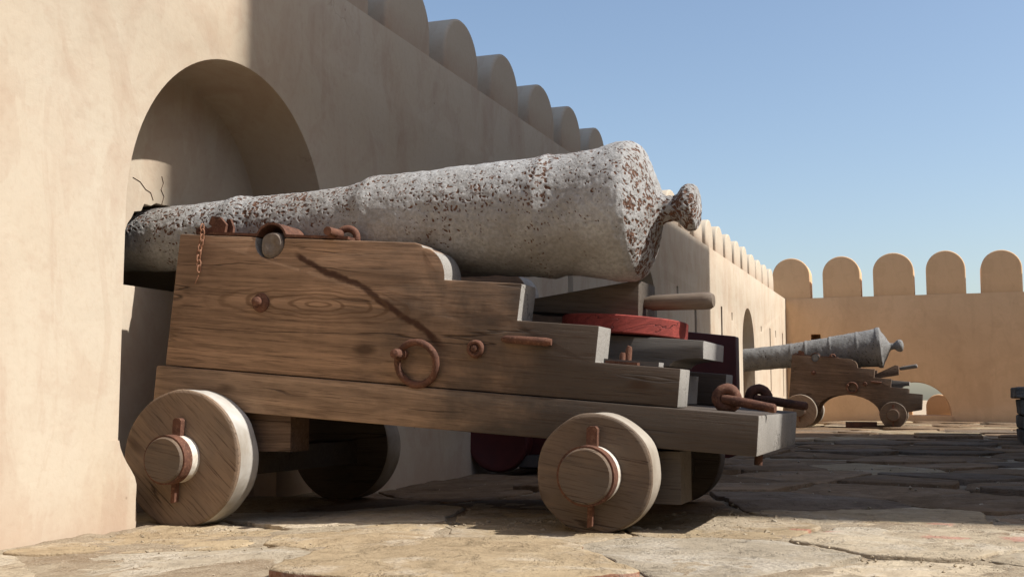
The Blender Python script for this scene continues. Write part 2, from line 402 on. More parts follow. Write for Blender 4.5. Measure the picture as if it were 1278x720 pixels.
# flagstones: an uneven cell pattern, every stone its own piece
def clip(poly, mid, nrm):
    out = []
    for i in range(len(poly)):
        a, b = poly[i], poly[(i + 1) % len(poly)]
        da, db = (a - mid).dot(nrm), (b - mid).dot(nrm)
        if da <= 0: out.append(a)
        if (da < 0 < db) or (db < 0 < da): out.append(a + (b - a) * (da / (da - db)))
    return out
rs = random.Random(11)
seeds = []
FIX = [((.62, 2.55), 'grey', -.004), ((1.55, 2.72), 'tan', .026), ((2.02, 3.05), 'grey', .008), ((.95, 3.25), 'tan', .004),
       ((2.62, 2.75), 'cream', .0), ((2.55, 3.62), 'cream', .006), ((1.95, 3.75), 'tan', .004), ((.35, 3.02), 'tan', .002),
       ((1.38, 3.38), 'tan', .007), ((3.15, 3.3), 'cream', .002)]
fixp = [Vector(f[0]) for f in FIX]
y = 1.75; row = 0
while y < 22.2:
    sp = .52 + .016 * y
    x = .1 + (.5 * sp if row % 2 else 0)
    while x < 4.75:
        s = Vector((x + rs.uniform(-.34, .34) * sp, y + rs.uniform(-.36, .36) * sp))
        if s.x > .06 and s.y < 22.25 and all((s - q).length > .46 for q in fixp): seeds.append((s, None, None))
        x += sp * rs.uniform(.95, 1.35)
    y += sp * .92; row += 1
for (p, c_, dz) in FIX: seeds.append((Vector(p), c_, dz))
stone_count = 0
for i, (s, cname, dz) in enumerate(seeds):
    poly = [Vector(p) for p in ((.02, 1.2), (5.1, 1.2), (5.1, 22.33), (.02, 22.33))]
    for j, (q, _, _) in sorted(enumerate(seeds), key=lambda k: (k[1][0] - s).length)[1:26]:
        poly = clip(poly, (s + q) / 2, (q - s))
        if not poly: break
    if len(poly) < 3: continue
    cc = sum(poly, Vector((0, 0))) / len(poly)
    if cc.x > 2.9 + .085 * cc.y + .9: continue
    near = cc.y < 5.2; mid_ = cc.y < 9
    gap = rs.uniform(.012, .03) if near else rs.uniform(.014, .032)
    step = .03 if near else (.07 if mid_ else .16)
    # outline, softened at the corners and nibbled along the edges
    out = []
    for k in range(len(poly)):
        a, b = poly[k], poly[(k + 1) % len(poly)]
        m = max(2, int((b - a).length / step))
        for q in range(m): out.append(a + (b - a) * (q / m))
    for _ in range(1):
        out = [out[k] * .5 + (out[k - 1] + out[(k + 1) % len(out)]) * .25 for k in range(len(out))]
    o2 = []
    for p in out:
        d = p - cc; L = d.length
        if L < 1e-4: continue
        w = gap * .5 + .035 * abs(noise.noise(Vector((p.x * 5, p.y * 5, i * .7)))) + .012 * noise.noise(Vector((p.x * 22, p.y * 22, i * .3)))
        o2.append(cc + d * max(.3, 1 - w / L))
    if len(o2) < 6: continue
    base = dz if dz is not None else rs.gauss(.0015, .004 if near else .009)
    tx, ty = rs.gauss(0, .005 if near else .012), rs.gauss(0, .005 if near else .014)
    rad = sum((p - cc).length for p in o2) / len(o2)
    nr = max(3, min(14, int(rad / (step * 1.1))))
    levels = [(1.0, -.05), (1.0, -.0045), (.994, -.001), (.975, 0)] if near else [(1.0, -.06), (1.0, -.004), (.985, 0)]
    levels += [(.965 * (1 - k / nr), 0) for k in range(1, nr)]
    V, F, MI = [], [], []
    N = len(o2)
    for sc_, dzz in levels:
        for p in o2:
            q = cc + (p - cc) * sc_
            z = gz(q.x, q.y) + base + tx * (q.x - cc.x) + ty * (q.y - cc.y) + dzz
            lay = fb(Vector((q.x * 2.4, q.y * 4.2, i * 1.3)), 4)
            z += .0035 * lay + .004 * (math.floor(lay * 4) / 4 if near else 0) + .0022 * fb(Vector((q.x * 30, q.y * 30, i)), 2)
            V.append((q.x, q.y, z))
    V.append((cc.x, cc.y, gz(cc.x, cc.y) + base))
    for a in range(len(levels) - 1):
        for k in range(N):
            F.append((a * N + k, a * N + (k + 1) % N, (a + 1) * N + (k + 1) % N, (a + 1) * N + k)); MI.append(1 if a == 0 else 0)
    c0 = len(V) - 1; a = (len(levels) - 1) * N
    for k in range(N): F.append((a + k, a + (k + 1) % N, c0)); MI.append(0)
    me = bpy.data.meshes.new('flagstone'); me.from_pydata(V, [], F)
    mat = cname or rs.choice(['tan', 'tan', 'cream', 'grey'] if cc.y < 4.15 else ['umber', 'umber', 'brown', 'brown', 'slate', 'tan'])  # past the shadow edge darker stones are picked, shade put into the colour
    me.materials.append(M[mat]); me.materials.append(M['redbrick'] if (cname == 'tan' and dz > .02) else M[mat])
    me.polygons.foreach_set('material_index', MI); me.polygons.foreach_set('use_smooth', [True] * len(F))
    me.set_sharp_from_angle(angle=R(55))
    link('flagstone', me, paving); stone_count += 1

# loose chips and grit in the joints
rg = random.Random(3); V, F = [], []
def chip(c, r):
    b = len(V)
    pts = [(1, 0, 0), (-1, 0, 0), (0, 1, 0), (0, -1, 0), (0, 0, 1), (0, 0, -1)]
    rot = Matrix.Rotation(rg.uniform(0, 6.3), 3, 'Z') @ Matrix.Rotation(rg.uniform(0, 6.3), 3, 'X')
    for p in pts:
        q = rot @ Vector(p) * rg.uniform(.65, 1.25) * r
        V.append((c[0] + q.x, c[1] + q.y, c[2] + q.z * .7))
    for f in ((0, 2, 4), (2, 1, 4), (1, 3, 4), (3, 0, 4), (2, 0, 5), (1, 2, 5), (3, 1, 5), (0, 3, 5)): F.append(tuple(b + k for k in f))
def scatter(cx, cy, rx, ry, n, rmin, rmax):
    for _ in range(n):
        x, y = cx + rg.gauss(0, rx), cy + rg.gauss(0, ry)
        if x < .02 or y < 2: continue
        r = rmin + (rmax - rmin) * rg.random() ** 3
        chip((x, y, gz(x, y) + r * .3), r)
scatter(1.25, 3.52, .10, .05, 160, .003, .013); scatter(1.12, 3.42, .10, .04, 90, .003, .009)
scatter(2.05, 3.45, .22, .07, 170, .002, .010); scatter(2.5, 3.2, .4, .12, 220, .002, .008)
scatter(2.0, 4.1, .10, .08, 110, .003, .014); scatter(1.5, 3.62, .12, .05, 70, .004, .016)
scatter(.3, 3.0, .18, .25, 130, .002, .008); scatter(.75, 3.1, .25, .12, 110, .002, .007)
scatter(2.9, 3.8, .35, .3, 160, .002, .010); scatter(1.6, 3.0, .9, .45, 500, .0015, .006)
scatter(2.2, 6, .9, 1.4, 260, .004, .014)
me = bpy.data.meshes.new('loose_gravel'); me.from_pydata(V, [], F); me.materials.append(M['cream'])
tag(link('loose_gravel', me), 'pale stone chips and grit scattered along the paving joints', kind='stuff')

# ------------------------------------------------------------------ walls
def arch_pts(cy, r, spring, z0, n=28, rise=None):
    """outline in y,z : a round headed opening"""
    rise = rise or r
    pts = [(cy - r, z0), (cy + r, z0)]
    pts += [(cy + r * math.cos(math.pi * k / n), spring + rise * math.sin(math.pi * k / n)) for k in range(n + 1)]
    return pts
def cutter_x(bm, pts, x0, x1):
    a = [bm.verts.new((x0, y, z)) for y, z in pts]; b = [bm.verts.new((x1, y, z)) for y, z in pts]
    bm.faces.new(a); bm.faces.new(b[::-1])
    for i in range(len(pts)):
        j = (i + 1) % len(pts); bm.faces.new((a[i], b[i], b[j], a[j]))
def boolean(base_bm, cutters):
    """cut each closed cutter out of the base; returns a bmesh"""
    me = bpy.data.meshes.new('tmp'); bmesh.ops.recalc_face_normals(base_bm, faces=base_bm.faces); base_bm.to_mesh(me); base_bm.free()
    o = bpy.data.objects.new('tmp_base', me); col.objects.link(o); cs = []
    for cb in cutters:
        cm = bpy.data.meshes.new('tmpc'); bmesh.ops.recalc_face_normals(cb, faces=cb.faces); cb.to_mesh(cm); cb.free()
        c = bpy.data.objects.new('tmp_cut', cm); col.objects.link(c); cs.append(c)
        md = o.modifiers.new('b', 'BOOLEAN'); md.operation = 'DIFFERENCE'; md.solver = 'EXACT'; md.object = c
    dg = bpy.context.evaluated_depsgraph_get(); dg.update()
    ev = o.evaluated_get(dg); out = bmesh.new(); out.from_mesh(ev.to_mesh()); ev.to_mesh_clear()
    for q in cs + [o]:
        d = q.data; bpy.data.objects.remove(q); bpy.data.meshes.remove(d)
    return out

WT = 2.388                                     # top of the wall
wall = tag(empty('fort_wall', (0, 10, 0)), 'long cream plastered fort wall with arched gun niches on the left', 'wall')
base = bmesh.new(); box(base, -1.3, 0, -7, 23.4, -7.4, WT)
cuts = []
def new_cut(pts, x0, x1):
    b = bmesh.new(); cutter_x(b, pts, x0, x1); cuts.append(b)
NICHE = (3.885, .695, 1.122)
new_cut(arch_pts(NICHE[0], NICHE[1], NICHE[2], -.3, 48), -.36, .4)
new_cut(arch_pts(10.75, .62, 1.2, -.3), -.36, .4)
new_cut(arch_pts(17.53, .60, 1.24, -.3), -.36, .4)
# ragged gun port in the back of the first niche
pp = []
for k in range(22):
    t = math.pi * k / 21; rr = .20 * (1 + .10 * noise.noise(Vector((k * .9, 2, 0))) + .05 * noise.noise(Vector((k * 2.3, 5, 0))))
    pp.append((3.87 + 1.25 * rr * math.cos(t), 1.06 + rr * math.sin(t) * .98))
new_cut([(3.62, .90), (4.12, .90)] + pp, -.5, -.3)
new_cut([(3.42, .66), (4.4, .66), (4.4, 1.55), (3.42, 1.55)], -1.25, -.41)
new_cut([(10.55, .9), (10.95, .9), (10.95, 1.25), (10.55, 1.25)], -1.0, -.3)
new_cut([(17.3, .9), (17.76, .9), (17.76, 1.25), (17.3, 1.25)], -1.0, -.3)
new_cut([(4.45, -.3), (4.9, -.3), (4.9, .52), (4.45, .56)], -.24, .4)      # broken-out foot of the niche beside the far wheel
for y0, za, zb, w in [(8.39, .5, 1.67, .13), (13.38, .5, 1.53, .13), (15.18, .5, 1.69, .12), (20.03, .58, 1.68, .13), (21.78, .5, 1.69, .12),
                      (6.7, .5, 1.55, .13), (12.37, 1.61, 1.70, .09), (16.03, 1.56, 1.67, .09), (18.94, 1.56, 1.65, .10), (20.78, 1.56, 1.68, .10)]:
    new_cut([(y0 - w / 2, za), (y0 + w / 2, za), (y0 + w / 2, zb), (y0 - w / 2, zb)], -.5, .3)
wb = boolean(base, cuts)
def subdivide_big(bm): pass
bev(wb, .014, 2, 50)
wme = from_bm('wall_body', wb, M['plaster'], True, 35)
link('wall_body', wme, wall, (0, -10, 0))
# plaster foot swelling out at the near jamb of the niche
fb_ = bmesh.new(); nz = 14
ring = []
for k in range(nz + 1):
    z = -.05 + .36 * k / nz; t = max(0, z / .31)
    ext = .115 * (1 - ss(.45, 1.0, t)) + .008 * noise.noise(Vector((z * 14, 1, 0)))
    ring.append([fb_.verts.new(p) for p in ((-.01, 2.98, z), (.004, 3.17, z), (.004, 3.19 + ext * .85, z), (-.02, 3.19 + ext, z), (-.30, 3.19 + ext, z), (-.30, 2.98, z))])
for k in range(nz):
    for q in range(6): fb_.faces.new((ring[k][q], ring[k][(q + 1) % 6], ring[k + 1][(q + 1) % 6], ring[k + 1][q]))
fb_.faces.new(ring[0][::-1]); fb_.faces.new(ring[-1])
link('niche_foot', from_bm('niche_foot', fb_, M['plaster'], True, 40), wall, (0, -10, 0))
# cracks in the plaster above the gun port
def crack(path, w, parent, off):
    bmc = bmesh.new(); P = [Vector(p) for p in path]
    q = []
    for i, p in enumerate(P):
        ww = w * (1 - .75 * i / (len(P) - 1)); t = (P[min(i + 1, len(P) - 1)] - P[max(i - 1, 0)]).normalized(); s = Vector((0, -t.z, t.y))
        q.append([bmc.verts.new(p + s * ww), bmc.verts.new(p + Vector((.0025, 0, 0))), bmc.verts.new(p - s * ww), bmc.verts.new(p - Vector((.02, 0, 0)))])
    for i in range(len(P) - 1):
        for k in range(4): bmc.faces.new((q[i][k], q[i][(k + 1) % 4], q[i + 1][(k + 1) % 4], q[i + 1][k]))
    bmc.faces.new(q[0][::-1]); bmc.faces.new(q[-1])
    link('crack', from_bm('crack', bmc, M['dark']), parent, off)
crack([(-.359, 3.845, 1.252), (-.359, 3.858, 1.29), (-.359, 3.838, 1.315), (-.359, 3.852, 1.345), (-.359, 3.84, 1.372)], .0014, wall, (0, -10, 0))
crack([(-.359, 3.79, 1.262), (-.359, 3.772, 1.292), (-.359, 3.74, 1.30), (-.359, 3.705, 1.325), (-.359, 3.66, 1.335)], .0009, wall, (0, -10, 0))

def merlon_me(name, w, straight, rise, th, mat, axis):
    n = 22; pts = [(-w / 2, -.03), (w / 2, -.03)]
    pts += [(w / 2 * math.cos(math.pi * k / n), straight + rise * math.sin(math.pi * k / n)) for k in range(n + 1)]
    b = bmesh.new()
    if axis == 'x': cutter_x(b, pts, -th, 0)
    else: prism(b, pts, 0, th)
    bmesh.ops.recalc_face_normals(b, faces=b.faces); bev(b, .022, 3, 50)
    return from_bm(name, b, mat, True, 45)
mm = [merlon_me('merlon', .535 + .012 * k, .125 - .008 * k, .255 + .006 * k, .46, M['plaster'], 'x') for k in range(3)]
for k in range(-8, 20):
    yy = 6.22 + .7455 * k
    m = link('merlon', mm[k % 3], wall, (-.008, yy - 10 + random.uniform(-.012, .012), WT), (R(random.uniform(-.8, .8)), 0, R(random.uniform(-2, 2)))); m.scale = (1, random.uniform(.95, 1.05), random.uniform(.95, 1.05))

# end wall closing the courtyard
ew = tag(empty('end_wall', (4, 22.35, 0)), 'ochre plastered wall with five rounded merlons closing the courtyard behind the far cannon', 'wall')
base = bmesh.new(); box(base, .003, 14, 22.35, 23.3, -7.4, WT); cuts = []
def cut_y(pts, y0, y1):
    b = bmesh.new(); prism(b, pts, y0, y1); cuts.append(b)
pt = [(1.66, .15), (2.94, .15)] + [(2.30 + .64 * math.cos(math.pi * k / 30), .15 + .625 * math.sin(math.pi * k / 30)) for k in range(1, 30)]
cut_y(pt, 22.0, 23.8)
cut_y([(.465, 1.58), (.645, 1.58), (.645, 1.69), (.465, 1.69)], 22.2, 22.8)
eb = boolean(base, cuts); bev(eb, .014, 2, 50)
link('wall_body', from_bm('wall_body', eb, M['plaster_far'], True, 35), ew, (-4, -22.35, 0))
em = [merlon_me('merlon', .69 + .012 * k, .44 + .01 * k, .35, .5, M['plaster_far'], 'y') for k in range(3)]
for k in range(-1, 13):
    if k < 0: continue
    m = link('merlon', em[k % 3], ew, (.125 + .936 * k - 4 + random.uniform(-.012, .012), .01, WT), (0, R(random.uniform(-.7, .7)), R(random.uniform(-.8, .8)))); m.scale = (random.uniform(.97, 1.03), 1, random.uniform(.97, 1.035))
link('port_sill', box_me('port_sill', (2.0, 2.945, 22.30, 22.62, -.05, .147), M['plaster_far'], .012), ew, (-4, -22.35, 0))
# parapet beyond the gun port
op = tag(empty('outer_parapet', (2.6, 24.6, 0)), 'low outer parapet with one rounded merlon seen through the far arched gun port', 'wall')
link('wall_body', box_me('wall_body', (-3.5, 3.5, 0, .5, -7.4, .13), M['plaster_far'], .02), op)
link('merlon', merlon_me('merlon', .50, .17, .25, .4, M['plaster_far'], 'y'), op, (.14, .02, .13))
link('merlon', merlon_me('merlon', .50, .17, .25, .4, M['plaster_far'], 'y'), op, (-.62, .02, .13))

# palm beyond the fort
pl = tag(empty('palm_tree', (4.25, 46, -7.5)), 'green date palm glimpsed through the far arched gun port', 'tree')
link('trunk', tube_me('trunk', [(0, 0, 0), (.1, 0, 2.5), (.05, .1, 5), (.15, .1, 7.3)], .2, M['trunk'], 10, taper=[1.2, 1, .9, .85]), pl)
bm = bmesh.new(); rp = random.Random(5)
for k in range(26):
    az = k * 2.4 + rp.uniform(-.2, .2); el = rp.uniform(-.3, 1.2); L = rp.uniform(1.3, 1.9); c0 = Vector((.15, .1, 7.4)); p = c0.copy(); d = Vector((math.cos(az) * math.cos(el), math.sin(az) * math.cos(el), math.sin(el)))
    for q in range(9):
        d = (d + Vector((0, 0, -.13))).normalized(); p2 = p + d * L / 9; sd = d.cross(Vector((0, 0, 1))).normalized()
        for sg in (-1, 1):
            for e in range(2):
                a = p + (p2 - p) * e * .5; tip = a + sd * sg * .34 * (1 - q / 11) + d * .2 + Vector((0, 0, -.1))
                w = d * .035
                bm.faces.new([bm.verts.new(a - w), bm.verts.new(a + w), bm.verts.new(tip)])
        p = p2
link('crown', from_bm('crown', bm, M['frond']), pl)

# the keep whose shadow falls across the middle of the courtyard (stands off to the right)
keep = tag(empty('fort_keep', (8, 10, 0)), 'tall plastered fort keep with a lower wing shading the courtyard from the right', 'building')
tz = math.tan(AZ)
def keep_block(name, ya, yb, h, depth, setb=0):
    # front parallel to the wall at x=8, flanks following the sun so their shadow edges stay crisp and straight
    x0, x1 = 8.0 + setb, 8.0 + depth
    a = [(x0, ya + tz * x0), (x1, ya + tz * x1), (x1, yb + tz * x1), (x0, yb + tz * x0)]
    b = bmesh.new()
    lo = [b.verts.new((x, y, -1)) for x, y in a]; hi = [b.verts.new((x, y, h)) for x, y in a]
    b.faces.new(lo[::-1]); b.faces.new(hi)
    for i in range(4): b.faces.new((lo[i], lo[(i + 1) % 4], hi[(i + 1) % 4], hi[i]))
    bev(b, .03, 2)
    return link(name, from_bm(name, b, M['plaster_keep'], True, 40), keep, (-8, -10, 0))
drop = 8 / math.cos(AZ) * math.tan(EL)
tower = keep_block('tower', 3.885, 10.9, 17, 6.5)
wing = keep_block('wing', 10.903, 14.35, 2.40 + drop, 5.5)
for yy in (7.0, 9.0, 11.0):
    for zz in (4.0, 8.0, 12.0):
        w = link('window', box_me('window', (-.05, .2, -.3, .3, -.5, .5), M['wood_grey'], .01), keep, (-.03, yy - 10, zz))

cw = tag(empty('sky_block_wall', (9, -2, 0)), 'unseen plastered wall added around the viewer to block sky light', 'wall')  # unseen walls added to cut sky fill and deepen the shade
link('sky_block_east', box_me('sky_block_east', (0, .8, -6.6, 6.6, -1, 4.0), M['plaster_keep'], .03), cw)
link('sky_block_south', box_me('sky_block_south', (-9.0, .8, -7.6, -6.603, -1, 6.5), M['plaster_keep'], .03), cw)

# rough stone pier in the shade at the right edge
pier = tag(empty('stone_pier', (3.80, 11.6, .02)), 'dark rough stone pier standing in shade at the right edge', 'pier')
rr = random.Random(4); z = 0
for k in range(4):
    hgt = [.16, .13, .15, .11][k]
    xw = .44 + (.03 if k == 3 else rr.uniform(-.02, .01)); b = bmesh.new(); box(b, -xw, xw, -xw, xw, z, z + hgt - .012)
    bmesh.ops.subdivide_edges(b, edges=b.edges[:], cuts=5, use_grid_fill=True); bev(b, .008, 1, 60)
    me = from_bm('course', b, M['dark_stone'], True, 45); roughen(me, .02, 6, k); link('course', me, pier); z += hgt

# ------------------------------------------------------------------ gun carriages
TILT = R(4.5535)
def mound(bm, c, r, h, n=18):      # domed washer lying against a cheek face (axis -y)
    lathe(bm, [(0, r), (-h * .5, r * .96), (-h, r * .6), (-h * 1.1, 0)], n, 'Y', c)

def wheel(root, name, cx, cz, r, y_out, y_in, hub_r, face, rim, near, lab=None):
    """solid truck wheel: y_out is the face away from the carriage"""
    s = 1 if y_in > y_out else -1; T = abs(y_in - y_out)
    prof = [(0, r - .010), (s * .004, r - .003), (s * .012, r), (s * .017, r), (s * (T - .017), r), (s * (T - .012), r), (s * (T - .003), r - .003), (s * T, r - .010)]
    bm = bmesh.new(); lathe(bm, [(0, .001), (0, r * .35), (0, r * .7), (0, r - .012)] + prof + [(s * T, .001)], 72, 'Y', (0, 0, 0), [0, 0, 0, 0, 0, 0, 1, 1, 1, 1, 0, 0])
    me = from_bm('wheel', bm, [face, rim], True, 30)
    roughen(me, .005, 11, cx * 7 + r)
    w = link('wheel', me, root, (cx, y_out, cz))
    if lab: w['label'] = lab
    if not near: return w
    p = .10
    link('axle_end', lathe_me('axle_end', [(.01, hub_r * .98), (-.088 * s, hub_r), (-(p - .004) * s, hub_r * .97), (-p * s, hub_r * .93), (-p * s, .03), (-(p + .001) * s, .001)], M['wood_wheel_rear'], 40), w)
    link('iron_band', lathe_me('iron_band', [(-.045 * s, hub_r * 1.0), (-.045 * s, hub_r + .007), (-.089 * s, hub_r + .006), (-.089 * s, hub_r * .99)], M['rust'], 40), w)
    link('painted_band', lathe_me('painted_band', [(.002, hub_r + .004), (-.006 * s, hub_r + .004), (-.042 * s, hub_r + .003), (-.042 * s, hub_r)], M['white_band'], 40), w)
    b = bmesh.new(); h_ = hub_r
    prism(b, [(-.017, h_ - .02), (-.017, h_ + .056), (-.010, h_ + .064), (.010, h_ + .064), (.017, h_ + .056), (.017, h_ - .02), (.009, h_ - .04), (.008, -h_ - .07), (-.007, -h_ - .075), (-.009, h_ - .04)], min(-.03 * s, -.006 * s), max(-.03 * s, -.006 * s)); bev(b, .004, 2)
    link('linchpin', from_bm('linchpin', b, M['rust'], True, 40), w, (0, 0, 0), (0, R(2), 0))
    return w

def eyebolt(root, name, base, d_rod, L, r_eye, r, mat, tilt=0):
    """forged eye standing on the bed with a long rod through it"""
    bm = bmesh.new(); c = Vector(base)
    tube(bm, circle(c + Vector((0, 0, r_eye * .95)), r_eye, 20, (1, .15, 0), (0, 0, 1)), r * 1.25, 10, True)
    d = Vector(d_rod).normalized(); p0 = c + Vector((0, -.012, r_eye * .85)) - d * .01
    tube(bm, [p0, p0 + d * L * .3, p0 + d * L * .7, p0 + d * (L - .008), p0 + d * L], r, 12, False, [1, 1.05, 1, .98, .75])
    me = from_bm(name, bm, mat, True, 50); roughen(me, .0025, 45, 1)
    return link(name, me, root)

CHEEK = [(.030, .002), (1.987, .002), (1.989, .125), (1.708, .126), (1.712, .245), (1.428, .247), (1.434, .371), (1.150, .372)]
def quarter(x0, z0, x1, z1, n=9):
    """quarter round from the step (x0,z0) up to the top (x1,z1)"""
    return [(x0 - (x0 - x1) * math.sin(math.pi / 2 * k / n) ** 1.0 * 0 - (x0 - x1) * (1 - math.cos(math.pi / 2 * k / n)), z0 + (z1 - z0) * math.sin(math.pi / 2 * k / n)) for k in range(n + 1)]
def cheek_profile(xs=1.0, notch=True, extra=None):
    p = list(CHEEK[:-1]) + quarter(1.150, .372, 1.06, .480, 10) + [(1.052, .489), (1.023, .497)]
    if notch:   # seat for the trunnion
        p += [(.439 + .062 * math.cos(a), .497 - .016 + (-.062 * math.sin(a))) for a in [math.asin(.016 / .062) * -1 + (math.pi + 2 * math.asin(.016 / .062)) * k / 12 for k in range(13)]]
    p += [(.041, .499)]
    return [(x * xs, z) for x, z in p]

def carriage(root, HW, xs, woodm, bedm, wheelm, wheelm2, rim, rim2, rear_z, arch=False, detail=True, chain=True):
    """root at the middle of the carriage on the ground, x to the rear, y to the far side"""
    O = (-.117 * xs, 0, .579)
    ct = .15
    def loc_part(name, me): return link(name, me, root, O, (0, TILT, 0))
    prof = cheek_profile(xs)
    if arch:
        low = [(.03 * xs, -.33), (.5 * xs, -.33)]
        n = 14; cx, rx, rz = 1.03 * xs, .53 * xs, .27
        low += [(cx - rx * math.cos(math.pi * k / n), -.30 + rz * math.sin(math.pi * k / n)) for k in range(n + 1)]
        low += [(1.62 * xs, -.30), (2.22 * xs, -.17), (2.22 * xs, .055), (1.99 * xs, .06)]
        prof = low + prof[2:]
    cheeks = []
    for s in (-1, 1):
        y0, y1 = (-HW + .013, -HW + .013 + ct) if s < 0 else (HW - .013 - ct, HW - .013)
        b = bmesh.new(); prism(b, prof, y0, y1); bmesh.ops.recalc_face_normals(b, faces=b.faces); bev(b, .006, 2, 32)
        me = from_bm('cheek', b, woodm, True, 35)
        cheeks.append(loc_part('cheek', me))
    near = cheeks[0]; fy = -HW + .013
    if not arch:
        loc_part('bed', prism_me('bed', [(0, -.002), (0, -.150), (2.244 * xs, -.127), (2.244 * xs, 0)], -HW, HW, bedm, .008))
    else:
        link('transom', box_me('transom', (.10 * xs, .32 * xs, -HW + .142, HW - .142, -.1, .35), woodm, .006), root, O, (0, TILT, 0))
    if not arch:
        link('transom', box_me('transom', (.13, .34, -HW + .16, HW - .16, .0, .375), woodm, .006), root, O, (0, TILT, 0))  # added to stop sun passing between the cheeks to the niche back
    # axles and wheels
    fx, fz, fr = .0975 * xs, .239, .245
    rx_, rz_, rr_ = (1.7445 * xs - .117 * xs), rear_z, .1875
    link('front_axle', box_me('front_axle', (fx - .09, fx + .09, -HW - .012, HW + .012, .165, .265), M['wood_dark'], .01), root)
    link('rear_axle', box_me('rear_axle', (rx_ - .085, rx_ + .085, -HW - .01, HW + .01, rz_ - .07, rz_ + .05), M['wood_dark'], .01), root)
    if arch:
        for y in (-HW + .06, HW - .16):      # bolsters between axle and cheek
            link('bolster', box_me('bolster', (fx - .08, fx + .12, y, y + .1, .262, .40), M['wood_dark'], .006), root)
    else:
        link('bolster', box_me('bolster', (fx - .09, .445, -HW + .04, -HW + .17, .262, .408), M['wood_far'], .012), root)
        for y in (-HW + .05,):
            link('bracket', box_me('bracket', (rx_ - .15, rx_ + .235, y, y + .17, rz_ - .10, rz_ + .066), M['wood_dark'], .01), root)
    if not arch:
        pass
    T = .13
    wheel(root, 'wheel', fx, fz, fr, -HW - T, -HW, .080, wheelm, rim, True)
    wheel(root, 'wheel', fx, fz, fr, HW + T, HW, .080, M['wood_dark'] if detail else wheelm, M['rim_tan'], detail)  # far wheel: same wood in a darker colour, standing in for shade
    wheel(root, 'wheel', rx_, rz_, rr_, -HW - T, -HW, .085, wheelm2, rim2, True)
    wheel(root, 'wheel', rx_, rz_, rr_, HW + T, HW, .085, M['wood_dark'] if detail else wheelm2, M['wood_dark'] if detail else rim2, detail)  # far rear wheel and rim also darkened in colour for the shade
    # cap squares over the trunnions
    for s, ck in zip((-1, 1), cheeks):
        ya, yb = (fy + .004, fy + ct - .004) if s < 0 else (HW - .013 - ct + .004, HW - .017)
        tx_ = .439 * xs; b = bmesh.new()
        arc = [math.pi * (1.0 - k / 16) for k in range(17)]
        strip_o = [(tx_ + .068 * math.cos(a), .486 + .068 * math.sin(a)) for a in arc]; strip_i = [(tx_ + .060 * math.cos(a), .486 + .060 * math.sin(a)) for a in arc]
        left, right = [(tx_ - .33, .511), (tx_ - .07, .511)], [(tx_ + .075, .511), (tx_ + .32, .511)]
        left_i, right_i = [(tx_ - .33, .501), (tx_ - .06, .501)], [(tx_ + .06, .501), (tx_ + .32, .501)]
        keep_o = [p for p in strip_o if p[1] > .511]; keep_i = [p for p in strip_i if p[1] > .501]
        prism(b, left + keep_o + right + right_i[::-1] + keep_i[::-1] + left_i[::-1], ya, yb)
        me = from_bm('cap_square', b, M['rust'], True, 40); loc_part('cap_square', me)
    # forged eye behind the cap square and the hasp in front of it, on both cheeks
    for s in (-1, 1):
        yc = s * (HW - .075)
        b = bmesh.new(); ex = .725 * xs
        tube(b, circle((ex, yc, .512), .034, 14, (1, .25, 0), (0, 0, 1), -.15, math.pi + .15, True), .0135, 10)
        lathe(b, [(-.09, .016), (.0, .017), (.012, .012), (.014, 0.001)][::-1], 12, 'Y', (ex - .022, yc - .02, .522))
        loc_part('eye_bolt', from_bm('eye_bolt', b, M['rust'], True, 50))
        b = bmesh.new(); hx = .17 * xs
        prism(b, [(hx - .035, .500), (hx + .045, .500), (hx + .05, .545), (hx + .02, .572), (hx - .018, .575), (hx - .028, .545), (hx - .012, .535), (hx - .035, .525)], yc - .03, yc - .016); bev(b, .003, 2)
        prism(b, [(hx + .035, .500), (hx + .062, .500), (hx + .062, .54), (hx + .045, .57), (hx + .03, .57)], yc + .0, yc + .014)
        tube(b, circle((hx - .055, yc - .025, .512), .019, 10, (1, 0, 0), (0, 0, 1)), .008, 8, True)
        loc_part('hasp', from_bm('hasp', b, M['rust'], True, 40))
    if chain:
        b = bmesh.new(); p = Vector((.147 * xs, fy - .012, .525)); links = []
        for q in range(9):
            L = .0125; ax = Vector((1, .2, 0)).normalized() if q % 2 else Vector((.35, 1, 0)).normalized()
            cpt = p + Vector((.004 * math.sin(q * .9), 0, -.0195 * q)); cir = []
            for a in range(12):
                t = 2 * math.pi * a / 12; cir.append(cpt + ax * (.0075 * math.cos(t)) + Vector((0, 0, 1)) * (.0135 * math.sin(t)))
            lb = bmesh.new(); tube(lb, cir, .0026, 6, True); links.append(from_bm('chain_link', lb, rust_light, True, 50))
        tube(b, [p + Vector((.004, 0, -.180)), p + Vector((-.003, 0, -.20)), p + Vector((-.008, 0, -.212))], .0022, 6)
        ch = loc_part('chain', from_bm('chain', b, rust_light, True, 50))
        for lm in links: link('chain_link', lm, ch)
    # iron work on the near cheek face
    def face_part(name, fn, mat):
        b = bmesh.new(); fn(b); me = from_bm(name, b, mat, True, 45); roughen(me, .0018, 50, 2); return loc_part(name, me)
    def stud(b):
        mound(b, (.425 * xs, fy + .002, .256), .036, .016, 24); lathe(b, [(-.012, .019), (-.028, .018), (-.033, .012), (-.034, .001)], 16, 'Y', (.42 * xs, fy, .258))
    face_part('bolt_head', stud, M['rust'])
    def ring_(b):
        cx, cz = 1.081 * xs, .078
        tube(b, circle((cx, fy - .022, cz), .073, 40, (1, 0, 0), (0, -.16, 1)), .0125, 12, True)
        lathe(b, [(.02, .018), (-.06, .018), (-.078, .015), (-.082, .001)], 14, 'Y', (cx - .062, fy, cz + .028))
    def ring_plate(b): mound(b, (1.075 * xs, fy + .002, .075), .055, .006, 24)
